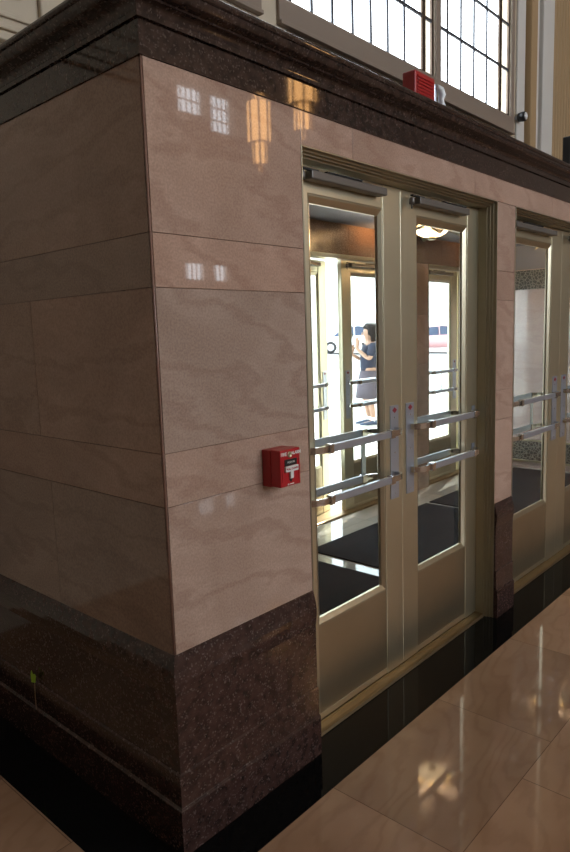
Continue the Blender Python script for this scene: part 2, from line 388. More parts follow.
# ------------------------------------------------------------ door frames and thresholds
def frame(n, x0, x1, yf, zo, lab):
    mb = MB()
    for y0, y1, o, t in ((.050, .155, .021, .021), (.033, .050, .0155, .0155), (.017, .033, .010, .010), (-.003, .017, .0045, .0045)):
        mb.box(x0, x0+o, yf+y0, yf+y1, .0015, zo-o*1.25, .0008); mb.box(x1-o, x1, yf+y0, yf+y1, .0015, zo-o*1.25, .0008)
        mb.box(x0, x1, yf+y0, yf+y1, zo-o*1.25, zo-.0003, .0008)
    tag(mb.build(f'trim_{n}', 'bronze_d'), kind='structure', label=lab)
def threshold(n, x0, x1, y0, y1, lab):
    mb = MB(); mb.prism([(y0, .0012), (y0+.004, .014), (y0+.016, .018), (y1-.016, .018), (y1-.004, .014), (y1, .0012)], lambda u, v_, t: Vector((t, u, v_)), x0+.022, x1-.022)
    mb.box(x0+.0225, x1-.0225, y0+.045, y0+.052, .018, .0195)
    tag(mb.build(f'trim_{n}', 'brass'), kind='structure', label=lab)
nm = ['stepped bronze frame of the nearest double doors', 'stepped bronze frame of the farther double doors at the right edge', 'stepped bronze frame of the last inner doors']
for i, (a, b_) in enumerate(OPEN):
    frame(8+i, a, b_, 0, ZO, nm[i]); threshold(11+i, a, b_, .045, .155, ['brass threshold under the nearest doors', 'brass threshold under the farther doors', 'brass threshold of the last inner doors'][i])
for i, (a, b_) in enumerate(OUT):
    frame(14+i, a, b_, YB, ZOUT, 'bronze frame of the street doors'); threshold(16+i, a, b_, YB+.03, YB+.30, 'metal threshold of the street doors')

# ------------------------------------------------------------ door leaf (local x = hinge -> meeting side, front towards -y)
LW, LT, LZ0, LZ1 = .7985, .045, .021, 2.348
def leaf(s, name, label):
    """s=+1 hinge on the left, s=-1 hinge on the right"""
    def X(a, b_): return (a, b_) if s > 0 else (-b_, -a)
    def P(x, y, z): return Vector((s*x, y, z))
    root = empty(name); tag(root, label, 'door', kind='structure')
    GZ0, GZ1 = .480, 2.212
    mb = MB()
    def bx(mb, a, b_, y0, y1, z0, z1, bv=.0015): x0, x1 = X(a, b_); mb.box(x0, x1, y0, y1, z0, z1, bv)
    bx(mb, 0, .128, 0, LT, LZ0, LZ1); bx(mb, .655, LW, 0, LT, LZ0, LZ1); bx(mb, .128, .655, .004, LT-.004, GZ1+.035, LZ1); bx(mb, .128, .655, .004, LT-.004, LZ0, LZ0+.03)
    mb.build('leaf_frame', 'bronze', root)
    mb = MB(); bx(mb, .128, .655, .0035, LT-.0035, LZ0+.0305, GZ0-.03, .0008); mb.build('kick_panel', 'kick', root)
    mb = MB()   # bevelled glazing bead round the glass, both faces
    for fy, gy in ((.003, .0165), (LT-.003, LT-.0165)):
        o = [(.1285, GZ0-.030), (.6545, GZ0-.030), (.6545, GZ1+.034), (.1285, GZ1+.034)]
        m1 = [(.136, GZ0-.022), (.647, GZ0-.022), (.647, GZ1+.026), (.136, GZ1+.026)]
        i_ = [(.156, GZ0), (.633, GZ0), (.633, GZ1), (.156, GZ1)]
        R = [[mb.bm.verts.new(P(x, y, z)) for x, z in r_] for r_, y in ((o, fy), (m1, fy+(.001 if fy < .02 else -.001)), (i_, gy), (i_, .0225))]
        for A, B in zip(R, R[1:]):
            for k in range(4): mb.face([A[k], A[(k+1) % 4], B[(k+1) % 4], B[k]])
    mb.build('glazing_bead', 'bronze_bead', root)
    mb = MB(); bx(mb, .150, .639, .0195, .0255, GZ0-.008, GZ1+.008, 0); mb.build('glass_pane', 'glass', root)
    # push plate with red diamond
    mb = MB(); x0, x1 = X(.694, .764); mb.box(x0, x1, -.005, -.0002, .895, 1.348, .002); pp = mb.build('push_plate', 'steel', root)
    mb = MB(); cx, cz = s*.729, 1.325
    mb.prism([(cx-.019, cz), (cx, cz-.014), (cx+.019, cz), (cx, cz+.014)], lambda u, v_, t: Vector((u, t, v_)), -.0062, -.0048); mb.build('emblem', 'pinkr', pp, label='small red diamond emblem')
    mb = MB()
    for zz in (1.29, 1.12, .92): mb.lathe((s*.729, -.005, zz), [(.004, .0), (.004, -.0015), (.001, -.002)], 10, 'Y')
    mb.build('screw', 'chrome', pp)
    for z in (1.23, 1.015):
        # square section bar between two brackets
        mb = MB(); bx(mb, .150, .605, -.070, -.048, z-.016, z+.016, .003); bar = mb.build('push_bar', 'steel', root)
        for lo, hi, e in ((.145, .172, .045), (.598, .630, .700)):
            mb = MB(); bx(mb, lo, hi, -.075, -.044, z-.020, z+.020, .003); mb.build('bar_bracket', 'chrome', bar)
        for pts in ([(.15, -.060), (.11, -.062), (.075, -.050), (.055, -.028), (.05, -.001)], [(.63, -.060), (.68, -.062), (.712, -.050), (.727, -.028), (.730, -.005)]):
            mb = MB(); rings = []
            for k, (x, y) in enumerate(pts):
                x2, y2 = pts[min(k+1, len(pts)-1)]; x1_, y1_ = pts[max(k-1, 0)]; t = Vector((x2-x1_, y2-y1_, 0)).normalized(); nn = Vector((-t.y, t.x, 0))*.006
                rings.append([P(x+nn.x, y+nn.y, z-.014), P(x-nn.x, y-nn.y, z-.014), P(x-nn.x, y-nn.y, z+.014), P(x+nn.x, y+nn.y, z+.014)])
            mb.loft(rings, smooth=False); mb.build('bar_end', 'chrome', bar)
        mb = MB(); bx(mb, .034, .066, -.004, -.0002, z-.035, z+.035, .001); mb.build('hinge_side_plate', 'steel', bar)
    # pull bars on the street face
    for z in (1.222, 1.000):
        mb = MB(); bx(mb, .130, .60, .094, .110, z-.018, z+.018, .003); bar = mb.build('pull_bar', 'steel', root)
        mb = MB(); bx(mb, .595, .640, .088, .116, z-.019, z+.019, .003); mb.build('bar_bracket', 'chrome', bar)
        for a_, b__ in ((.10, .075), (.66, .70)):
            mb = MB(); rings = []
            pts = [(.135, .102), (.10, .10), (.075, .08), (.065, LT)] if a_ < .3 else [(.635, .102), (.68, .10), (.705, .08), (.712, LT)]
            for k, (x, y) in enumerate(pts):
                x2, y2 = pts[min(k+1, len(pts)-1)]; x1_, y1_ = pts[max(k-1, 0)]; t = Vector((x2-x1_, y2-y1_, 0)).normalized(); nn = Vector((-t.y, t.x, 0))*.006
                rings.append([P(x+nn.x, y+nn.y, z-.012), P(x-nn.x, y-nn.y, z-.012), P(x-nn.x, y-nn.y, z+.012), P(x+nn.x, y+nn.y, z+.012)])
            mb.loft(rings, smooth=False); mb.build('bar_end', 'chrome', bar)
    mb = MB(); bx(mb, .602, .634, .098, .104, 1.018, 1.205, .001); mb.build('tie_strap', 'steel', root)
    # overhead closer: body on the leaf, arm to the frame
    c = MB(); 
    a0, a1 = (.10, .62) if s > 0 else (.20, .70)
    bx(c, a0, a1, -.050, -.0005, 2.288, 2.321, .005); cl = c.build('door_closer', 'closer', root)
    a, b_ = (a0, a1)
    px_ = (.055 if s > 0 else .755)
    c = MB(); c.lathe((s*px_, -.036, 2.29), [(.003, -.010), (.012, -.008), (.0135, 0), (.0135, .016), (.010, .021), (.003, .022)], 16); c.tube([(s*px_, -.036, 2.285), (s*px_, -.036, 2.262)], .004, 8); c.build('pivot', 'closer', cl)
    c = MB(); q0 = s*px_; q1 = s*(a+.05 if s > 0 else b_-.05)
    c.box(min(q0, q1), max(q0, q1), -.044, -.028, 2.318, 2.3255, .001); c.box(s*.33-.12, s*.33+.12, -.038, -.022, 2.3262, 2.332, .001)
    c.build('closer_arm', 'dark', cl)
    return root
M_['bronze_bead'] = brushed('polished_bronze_bead', (.55,.50,.36), (.60,.55,.41), .33)

labs = {
 (0, 1): 'left leaf of the nearest double doors, beside the fire alarm box', (0, -1): 'right leaf of the nearest double doors, beside the marble pier',
 (1, 1): 'left leaf of the farther double doors, just right of the marble pier', (1, -1): 'right leaf of the farther double doors, cut by the right edge',
 (2, 1): 'left leaf of the last inner doors, past the right edge', (2, -1): 'right leaf of the last inner doors, past the right edge'}
protoL = leaf(1, 'door_1', labs[(0, 1)]); protoR = leaf(-1, 'door_2', labs[(0, -1)])
k = 3
def put(o, x, y, rz=0, label=None, name=None):
    o.location = (x, y, 0); o.rotation_euler = (0, 0, rz)
    if label: o['label'] = label
    if name: o.name = name
for i, (a, b_) in enumerate(OPEN):
    for s, proto, x in ((1, protoL, a+.0225), (-1, protoR, b_-.0225)):
        if i == 0: put(proto, x, .1); continue
        c_ = copy_tree(proto); put(c_, x, .1, 0, labs[(i, s)], f'door_{k}'); k += 1; c_.scale = ((b_-a-.045-.003)/(XR-XL-.045-.003), 1, 1)   # the middle pair is wider
outl = {(0, 1): 'street door leaf standing ajar, seen through the nearest left glass', (0, -1): 'closed street door leaf with the person behind its glass', (1, 1): 'closed street door leaf seen through the nearest right-hand glass', (1, -1): 'street door leaf nearest the vestibule end wall'}
for i, (a, b_) in enumerate(OUT):
    for s, proto, x in ((1, protoL, a+.0225), (-1, protoR, b_-.0225)):
        put(copy_tree(proto), x, YB+.1, math.radians(11) if (i, s) == (0, 1) else 0, outl[(i, s)], f'door_{k}'); k += 1

# ------------------------------------------------------------ floor mats
for x0, x1, lab in ((.80, 2.47, 'black carpet mat inside the nearest doors'), (2.62, 4.41, 'black carpet mat in the middle of the vestibule, behind the marble pier'), (4.47, 6.5, 'black carpet mat beside the vestibule end wall')):
    mb = MB(); mb.box(x0, x1, .30, 1.65, .0013, .012, .004); tag(mb.build('floor_mat', 'mat'), lab, 'mat')

# ------------------------------------------------------------ upper exterior wall: casing, windows, pilasters
YW = 2.165
w = MB()
wins = [(1.07, 2.78), (3.05, 5.50), (5.635, 7.41)]
ZS, ZH = 4.33, 9.2
edges = [HALL_X0] + [e for a in wins for e in a] + [HALL_X1]
for a, b_ in zip(edges[0::2], edges[1::2]): w.box(a, b_, YW, 2.34, 2.64, HALL_H)
for a, b_ in wins: w.box(a, b_, YW, 2.34, 2.64, ZS); w.box(a, b_, YW, 2.34, ZH, HALL_H)
w.box(HALL_X0, .0, YW, 2.34, 0, 2.64); w.box(XE, HALL_X1, YW, 2.34, 0, 2.64)
tag(w.build('wall_back', 'plaster'), kind='structure', label='cream plaster wall above the entrance box')
def window(n, x0, x1, thick, thin, hz, lab):
    root = empty(f'window_{n}', ((x0+x1)/2, 2.185, ZS)); tag(root, lab, 'window', kind='structure'); cx = (x0+x1)/2
    f = MB()
    for a, b_ in ((x0, x0+.03), (x1-.03, x1)): f.box(a-cx, b_-cx, -.005, .02, 0, ZH-ZS, .003)
    f.box(x0+.03-cx, x1-.03-cx, -.005, .02, 0, .055, .003); f.box(x0+.03-cx, x1-.03-cx, -.005, .02, ZH-ZS-.06, ZH-ZS, .004)
    for a, b_ in thick: f.box(a-cx, b_-cx, -.008, .018, .055, ZH-ZS-.06, .004)
    f.build('window_frame', 'winframe', root)
    f = MB()
    for x in thin: f.box(x-.014-cx, x+.014-cx, -.002, .012, .055, ZH-ZS-.06)
    for i_ in range(8):
        z = 4.918 + i_*.535 - ZS; f.box(x0+.03-cx, x1-.03-cx, -.004, .014, z-.015, z+.015)
    f.build('muntin_grid', 'winsteel', root)
    f = MB(); f.box(x0+.03-cx, x1-.03-cx, .0145, .0185, .055, ZH-ZS-.06); f.build('glass_pane', 'wglass', root)
window(1, 1.07, 2.78, [(2.55, 2.62)], [1.35, 1.65, 1.95, 2.25], 0, 'tall window behind the top left of the cornice')
window(2, 3.05, 5.50, [(5.27, 5.34)], [3.20, 3.478, 3.763, 4.063, 4.352, 4.639, 4.942], 0, 'left tall gridded window above the doors')
window(3, 5.635, 7.41, [(7.11, 7.18)], [5.822, 6.133, 6.451, 6.782], 0, 'right tall gridded window behind the red strobe')
mb = MB()   # sloping sill casing under the windows and posts between
for a, b_ in ((1.0, 2.80), (3.0, 7.46)): 
    mb.box(a, b_, YW-.035, YW, ZS-.16, ZS+.015, .006); mb.box(a, b_, YW-.055, YW, ZS-.19, ZS-.16, .004)
for a, b_ in ((2.80, 2.87), (2.885, 2.955), (2.97, 3.045), (5.515, 5.62), (7.42, 7.50)): mb.box(a, b_, YW-.015, YW, ZS+.016, ZH, .005)
tag(mb.build('trim_18', 'wood'), kind='structure', label='brown casing posts and sill round the tall windows')
mb = MB(); mb.box(5.60, 7.40, YW-.02, YW, ZS-.40, ZS-.20, .01); mb.box(3.1, 5.45, YW-.02, YW, ZS-.40, ZS-.20, .01)
tag(mb.build('trim_19', 'winframe'), kind='structure', label='dark panel strip below the tall windows')
def pil(n, m, parts, lab):
    mb = MB()
    for x0, x1, d in parts: mb.box(x0, x1, YW-d, YW, 2.70, HALL_H-.5, .012)
    tag(mb.build(f'trim_{n}', m), kind='structure', label=lab)
pil(20, 'plaster_w', [(7.56, 7.80, .03)], 'pale pilaster strip right of the windows')
pil(21, 'plaster_b', [(7.83, 8.02, .10)], 'narrow tan pilaster')
pil(22, 'plaster_w', [(8.10, 8.20, .05), (8.24, 8.62, .09)], 'pale rounded pilaster beside the ribbed wall')
mb = MB()
for i_ in range(26):
    x = 8.66 + i_*.105; mb.lathe((x+.05, YW-.035, 2.70), [(.040, 0), (.040, 8.5)], 10, cap=False)
tag(mb.build('trim_23', 'plaster_b'), kind='structure', label='tan vertical ribs on the wall at the right')
# left part: panel mouldings
mb = MB()
for z0, z1, d in ((3.36, 3.41, .05), (3.43, 3.46, .03), (3.50, 3.53, .02)): mb.box(-3., .98, YW-d, YW, z0, z1, .008)
for x0, x1, z0, z1 in ((-2.6, .80, 3.62, 3.65), (.80, .83, 3.62, 8.), (-2.6, -2.57, 3.65, 8.)): mb.box(x0, x1, YW-.02, YW, z0, z1, .006)
mb.box(.93, .985, YW-.04, YW, 3.46, 9., .01)
tag(mb.build('trim_24', 'plaster'), kind='structure', label='cream wall mouldings above the left side')

# round knob-like lamp by the window foot
r = empty('spotlight', (7.57, YW-.03, 4.37), label='small round dark spotlight at the foot of the right window', cat='lamp')
mb = MB(); mb.lathe((0, 0, 0), [(.02, 0), (.055, -.02), (.06, -.08), (.055, -.11)], 20, 'Y'); mb.build('housing', 'blackp', r)
mb = MB(); mb.lathe((0, -.111, 0), [(.045, 0), (.045, -.008), (.02, -.014)], 20, 'Y'); mb.build('lens', 'clear', r)
mb = MB(); mb.box(-.02, .02, -.005, .03, -.02, .02, .003); mb.build('bracket', 'steel', r)

# ------------------------------------------------------------ hall round the viewer
op = [(-1.0, 2.2, 3.6, 10.2), (3.2, 6.4, 3.6, 10.2), (7.0, 8.9, 3.6, 10.2), (11.88, 12.93, 8.18, 8.98), (13.12, 14.10, 7.85, 8.98)]  # the first three, tall and unseen, are added to fill the front wall with light
low = [(11.85, 12.75, 3.40, 3.92), (12.98, 13.72, 3.40, 3.92)]
allop = sorted(op + low)
def wall_with_holes(mb, holes, x0, x1, z0, z1, y0, y1):
    xs_ = sorted({x0, x1, *[h[0] for h in holes], *[h[1] for h in holes]}); zs = sorted({z0, z1, *[h[2] for h in holes], *[h[3] for h in holes]})
    for a, b_ in zip(xs_, xs_[1:]):
        st = None
        for c, d in zip(zs, zs[1:]):
            solid = not any(h[0] <= a and b_ <= h[1] and h[2] <= c and d <= h[3] for h in holes)
            if solid and st is None: st = c
            if (not solid) and st is not None: mb.box(a, b_, y0, y1, st, c); st = None
        if st is not None: mb.box(a, b_, y0, y1, st, z1)
mb = MB(); wall_with_holes(mb, allop, HALL_X0, HALL_X1, 0, HALL_H, HALL_Y-.3, HALL_Y)
tag(mb.build('wall_opposite', 'wallh'), kind='structure', label='far hall wall behind the viewer, with tall windows added for fill light')
for i_, (a, b_, c, d) in enumerate(allop):
    root = empty(f'window_{i_+4}', ((a+b_)/2, HALL_Y-.15, c)); tag(root, 'daylit window in the hall wall behind the viewer; tall ones added for fill light', 'window', kind='structure'); hw, hh = (b_-a)/2, d-c
    f = MB(); t = .05 if hw > .6 else .022
    f.box(-hw, -hw+t, -.04, .04, 0, hh); f.box(hw-t, hw, -.04, .04, 0, hh); f.box(-hw+t, hw-t, -.04, .04, 0, t); f.box(-hw+t, hw-t, -.04, .04, hh-t, hh)
    nx = max(2, round(hw*2/.2)) if hw < .6 else round(hw*2/.5)
    for j in range(1, nx): x = -hw + 2*hw*j/nx; f.box(x-.009, x+.009, -.02, .02, t, hh-t)
    nz = max(1, round(hh/.36)) if hw < .6 else round(hh/.8)
    for j in range(1, nz): z = hh*j/nz; f.box(-hw+t, hw-t, -.02, .02, z-.014, z+.014)
    f.build('window_frame', 'winframe', root)
    portal('daylight portal', ((a+b_)/2, HALL_Y-.28, (c+d)/2), (b_-a, d-c), (0, 1, 0))
mb = MB(); mb.box(HALL_X0-.3, HALL_X0, HALL_Y-.3, 2.34, 0, HALL_H); tag(mb.build('wall_hall_left', 'wall_dk'), kind='structure')  # unseen wall, coloured dark to keep bounce light off the box's left side
mb = MB(); mb.box(HALL_X1, HALL_X1+.3, HALL_Y-.3, 2.34, 0, HALL_H)
tag(mb.build('wall_hall_right', 'plaster_w'), kind='structure')
mb = MB(); mb.box(HALL_X0-.3, HALL_X1+.3, HALL_Y-.3, 2.34, HALL_H, HALL_H+.3); tag(mb.build('ceiling', 'hceil'), kind='structure', label='high hall ceiling')
for a, b_ in wins: portal('daylight portal', ((a+b_)/2, 2.33, (ZS+ZH)/2), (b_-a, ZH-ZS), (0, -1, 0))
for a, b_ in OUT: portal('daylight portal', ((a+b_)/2, 2.36, 1.2), (b_-a, 2.38), (0, -1, 0))

# art-deco lanterns hanging in the hall (seen mirrored in the marble)
def lantern(x, y, ztop, lab):
    r = empty('hanging_lantern', (x, y, ztop), label=lab, cat='lamp', group='hanging hall lanterns')
    g_ = MB(); 
    for rad, z0, z1 in ((.17, -.18, 0), (.33, -1.28, -.20), (.21, -1.88, -1.30), (.09, -2.10, -1.90)):
        g_.lathe((0, 0, 0), [(rad, z0), (rad, z1)], 8, smooth=False)
    g_.build('glass_panels', 'lamp', r)
    h = MB()
    for rad, z0, z1 in ((.17, -.18, 0), (.33, -1.28, -.20), (.21, -1.88, -1.30), (.09, -2.10, -1.90)):
        for j in range(8):
            a = 2*math.pi*j/8; h.tube([((rad+.006)*math.cos(a), (rad+.006)*math.sin(a), z0-.01), ((rad+.006)*math.cos(a), (rad+.006)*math.sin(a), z1+.01)], .030, 6)
        h.lathe((0, 0, 0), [(rad+.02, z0-.02), (rad+.02, z0)], 8, smooth=False); h.lathe((0, 0, 0), [(rad+.02, z1), (rad+.02, z1+.02)], 8, smooth=False)
    h.build('metal_ribs', 'bronze_d', r)
    h = MB(); h.tube([(0, 0, .02), (0, 0, HALL_H-ztop)], .02, 8); h.build('suspension_rod', 'bronze_d', r)
    return r
lantern(13.1, -12.0, 8.36, 'warm tiered glass lantern mirrored in the upper marble slab')
lantern(11.45, -9.0, 8.3, 'warm tiered glass lantern mirrored in the dark frieze')

# vestibule ceiling lamp
r = empty('ceiling_lamp', (4.02, 1.36, ZC), label='warm glass bowl ceiling lamp with dark leaf brackets in the vestibule', cat='lamp')
mb = MB(); mb.lathe((0, 0, 0), [(.06, -.001), (.06, -.012), (.03, -.025), (.015, -.06)], 24); mb.build('canopy', 'bronze_d', r)
mb = MB(); mb.lathe((0, 0, 0), [(.02, -.15), (.08, -.145), (.12, -.125), (.145, -.095), (.138, -.093), (.08, -.13), (.02, -.135)], 28); mb.build('glass_bowl', 'lamp_hot', r)
for j in range(4):
    a = math.pi/4 + j*math.pi/2; mb = MB(); c, s_ = math.cos(a), math.sin(a)
    pts = [(.05, -.04, .03), (.13, -.06, .06), (.20, -.115, .055), (.25, -.155, .01)]
    rings = [[Vector((c*R_-s_*w_, s_*R_+c*w_, z)), Vector((c*R_+s_*w_, s_*R_-c*w_, z)), Vector((c*R_+s_*w_, s_*R_-c*w_, z+.008)), Vector((c*R_-s_*w_, s_*R_+c*w_, z+.008))] for R_, z, w_ in pts]
    mb.loft(rings, smooth=False); mb.build('leaf_bracket', 'bronze_d', r)
mb = MB(); mb.lathe((0, 0, 0), [(.03, -.175), (.045, -.16), (.02, -.15)], 14); mb.build('finial', 'bronze_d', r)
r2 = copy_tree(r); r2.location = (6.0, 1.0, ZC); r2['label'] = 'second warm bowl ceiling lamp, nearer the vestibule end wall'
for p_, e_ in (((4.02, 1.36, 2.55), 100), ((6.0, 1.0, 2.55), 60)):
    d = bpy.data.lights.new('lamp_bulb', 'POINT'); d.energy = e_; d.color = (1, .62, .32); d.shadow_soft_size = .05; o = bpy.data.objects.new('lamp_bulb', d); C.objects.link(o); o.location = p_

# ------------------------------------------------------------ fire alarm pull station
def text_mesh(name, s_, size, loc, m, parent, ext=.0004, bold=0.):
    cu = bpy.data.curves.new(name, 'FONT'); cu.body = s_; cu.size = size; cu.extrude = ext; cu.align_x = 'CENTER'; cu.align_y = 'CENTER'; cu.offset = bold
    t = bpy.data.objects.new(name, cu); C.objects.link(t); dg = bpy.context.evaluated_depsgraph_get()
    me = bpy.data.meshes.new_from_object(t.evaluated_get(dg)); bpy.data.objects.remove(t); bpy.data.curves.remove(cu)
    me.materials.clear(); me.materials.append(M_[m]); o = bpy.data.objects.new(name, me); C.objects.link(o); o.parent = parent
    o.location = loc; o.rotation_euler = (math.pi/2, 0, 0); return o
r = empty('fire_alarm_pull_station', (.487, 0, 1.232), label='red fire alarm pull box with white T handle on the marble wall', cat='fire alarm')
w_, h_ = .053, .066
mb = MB(); mb.box(-w_-.001, w_+.001, -.042, -.0008, -h_-.003, h_-.002, .003); mb.build('back_box', 'red_d', r)
mb = MB(); mb.box(-w_, w_, -.088, -.0425, -h_, h_, .003); cv = mb.build('cover', 'red', r)
text_mesh('lettering', 'FIRE', .017, (-.034, -.0884, .050), 'white', cv, bold=.0004); text_mesh('lettering', 'ALARM', .016, (.031, -.0884, .050), 'white', cv, bold=.0004)
mb = MB(); mb.lathe((-.004, -.088, .047), [(.011, .001), (.011, -.003), (.008, -.0045), (.007, -.002), (.002, -.002)], 20, 'Y'); mb.build('key_lock', 'key', cv)
mb = MB(); mb.box(-.031, .033, -.0905, -.0878, .008, .031, .001); bl = mb.build('black_label', 'blackp', cv, label='black label strip'); text_mesh('lettering', 'PUSH IN', .0105, (.001, -.0908, .0195), 'white', bl)
mb = MB(); mb.box(-.033, .035, -.0965, -.0878, -.013, .007, .0015); mb.box(-.0075, .0085, -.096, -.0878, -.038, -.0125, .0015); hd = mb.build('handle', 'white', r, label='white T-shaped pull handle')
text_mesh('lettering', 'PULL DOWN', .0105, (.001, -.0968, -.003), 'red', hd, bold=.0002)
mb = MB(); mb.prism([(-.010, -.040), (.011, -.040), (.0005, -.054)], lambda u, v_, t: Vector((u, t, v_)), -.0892, -.0878); mb.build('arrow_mark', 'blackp', cv)
for x_ in (-.045, .0435): mb = MB(); mb.box(x_, x_+.0015, -.0895, -.0878, -.048, .028); mb.build('side_ridge', 'red_d', cv)
mb = MB(); mb.lathe((-.014, -.088, -.059), [(.0035, 0), (.0035, -.0008)], 12, 'Y'); mb.box(-.008, .016, -.0888, -.0878, -.0605, -.0575); mb.build('maker_mark', 'white', cv)

# red horn strobe on the cornice ledge
r = empty('alarm_horn', (1.56, .02, 2.690), label='red slatted alarm horn with clear strobe standing on the cornice ledge', cat='alarm horn')
mb = MB(); mb.box(-.090, .085, -.030, .035, .001, .142, .006); hb = mb.build('housing', 'red_d', r)
mb = MB()
for j in range(8): mb.box(-.070, .070, -.035, -.0302, .018+j*.014, .026+j*.014, .001)
mb.build('slat_grille', 'red', hb)
mb = MB(); mb.box(.0855, .115, -.026, .030, .001, .128, .008); sb = mb.build('strobe_base', 'steel', r)
mb = MB(); mb.tube([(.100, -.028, .112), (.128, -.034, .106), (.140, -.036, .082), (.128, -.036, .060), (.140, -.036, .036), (.122, -.032, .018)], [.012, .016, .018, .014, .017, .011], 12); mb.build('strobe_lens', 'clear', sb)
mb = MB(); mb.box(-.150, -.091, -.004, .02, .001, .055, .004); mb.build('junction_box', 'closer', r)

# black speaker at the right end of the ledge
r = empty('loudspeaker', (3.33, -.03, 2.690), label='small black loudspeaker standing on the cornice at the right edge', cat='loudspeaker')
mb = MB(); mb.box(-.080, .080, -.030, .02, .004, .188, .006); mb.build('cabinet', 'blackp', r)
mb = MB(); mb.box(-.072, .072, -.036, -.0302, .012, .180, .003); mb.build('front_grille', 'dark', r)
mb = MB()
mb.box(-.06, .06, -.02, .015, .0005, .0038)
mb.build('foot', 'dark', r)

# scrap of lime tape on a thin brown wire at the left base
r = empty('green_tag', (-.0255, .923, .169), label='lime green scrap on a thin brown wire against the dark left base', cat='tag')
mb = MB(); mb.tube([(-.004, 0, .003), (-.0035, .0015, .06), (-.002, -.001, .125)], .0016, 8); mb.build('wire', 'stem', r)
mb = MB(); mb.prism([(-.022, .118), (.010, .126), (.020, .158), (.012, .165), (-.004, .160), (-.016, .172), (-.024, .150)], lambda u, v_, t: Vector((t, -u, v_)), -.0045, -.003); mb.build('tape_scrap', 'green', r)

# ------------------------------------------------------------ street
mb = MB(); mb.box(-20, 60, 2.34, 8.6, -.3, -.001); tag(mb.build('ground', 'walk'), kind='structure', label='pale concrete sidewalk outside')
mb = MB(); mb.prism([(8.6, -.3), (8.6, -.10), (14, .05), (24, .66), (90, 1.0), (90, -.3)], lambda u, v_, t: Vector((t, u, v_)), -40, 120)
tag(mb.build('ground', 'asphalt'), kind='structure', label='sunlit road beyond the sidewalk')

def car(loc, rz, paint, label):
    r = empty('car', loc, rz, label=label, cat='car')
    st = [(-2.2, .62, .45, .62), (-2.1, .78, .28, .80), (-1.5, .86, .22, .90), (0, .88, .20, .95), (1.4, .86, .22, .98), (2.0, .80, .28, .95), (2.2, .66, .42, .80)]
    mb = MB(); mb.loft([[Vector((x, -hw, z0)), Vector((x, -hw-.02, (z0+z1)/2)), Vector((x, -hw+.04, z1-.05)), Vector((x, -hw+.16, z1)), Vector((x, hw-.16, z1)), Vector((x, hw-.04, z1-.05)), Vector((x, hw+.02, (z0+z1)/2)), Vector((x, hw, z0))] for x, hw, z0, z1 in st]); mb.build('body', paint, r)
    st = [(-1.25, .70, .90, .93), (-.55, .66, .92, 1.42), (.2, .64, .93, 1.47), (.95, .64, .95, 1.40), (1.6, .68, .95, .99)]
    mb = MB(); mb.loft([[Vector((x, -hw, z0)), Vector((x, -hw+.10, z1)), Vector((x, hw-.10, z1)), Vector((x, hw, z0))] for x, hw, z0, z1 in st], smooth=False); mb.build('window_glass', 'cglass', r)
    mb = MB(); mb.loft([[Vector((x, -.56, z)), Vector((x, -.50, z+.03)), Vector((x, .50, z+.03)), Vector((x, .56, z))] for x, z in ((-.6, 1.41), (.2, 1.465), (1.0, 1.39))])
    for x in (-.02, .9):
        for sy in (-1, 1): mb.loft([[Vector((x-.03, sy*.70, .93)), Vector((x+.03, sy*.70, .93)), Vector((x+.03, sy*.665, .93)), Vector((x-.03, sy*.665, .93))], [Vector((x-.03, sy*.575, 1.45-abs(x)*.07)), Vector((x+.03, sy*.575, 1.45-abs(x)*.07)), Vector((x+.03, sy*.54, 1.45-abs(x)*.07)), Vector((x-.03, sy*.54, 1.45-abs(x)*.07))]], smooth=False)
    mb.build('roof', paint, r)
    for x in (-1.38, 1.35):
        for sy in (-1, 1):
            mb = MB(); mb.lathe((x, sy*.86, .33), [(.20, -.10), (.31, -.10), (.33, -.07), (.33, .07), (.31, .10), (.20, .10)], 24, 'Y'); wh = mb.build('wheel', 'tyre', r)
            mb = MB(); mb.lathe((x, sy*.90, .33), [(.19, -.07), (.19, .065), (.06, .075)], 16, 'Y'); mb.build('hubcap', 'steel', wh)
    for sy in (-.62, .62):
        mb = MB(); mb.box(-2.24, -2.10, sy-.14, sy+.14, .56, .70, .03); mb.build('headlamp', 'clear', r)
    return r
ang = math.atan2(rt.y, rt.x)
car((29.75, 21.0, .55), ang, 'carw', 'white car parked across the road, seen left of the standing person')
car((34.6, 18.4, .42), ang, 'carr', 'pale red car parked across the road, seen through the right-hand glass')

# building across the road
r = empty('building', (66, 46, 1), math.radians(-38), label='pale stone building with rows of windows across the road', cat='building')
mb = MB(); mb.box(-32, 32, 0, 10, -1.5, 15); mb.box(-32.3, 32.3, -.3, 10.2, 15, 15.6); mb.box(-32.1, 32.1, -.1, 10, 3.9, 4.2); mb.build('wall', 'bld', r)
for j in range(3):
    for i_ in range(13):
        mb = MB(); x = -30 + i_*5; mb.box(x-.9, x+.9, -.06, .2, 5.2+j*3.3, 7.2+j*3.3); wn = mb.build('window', 'bwin', r)

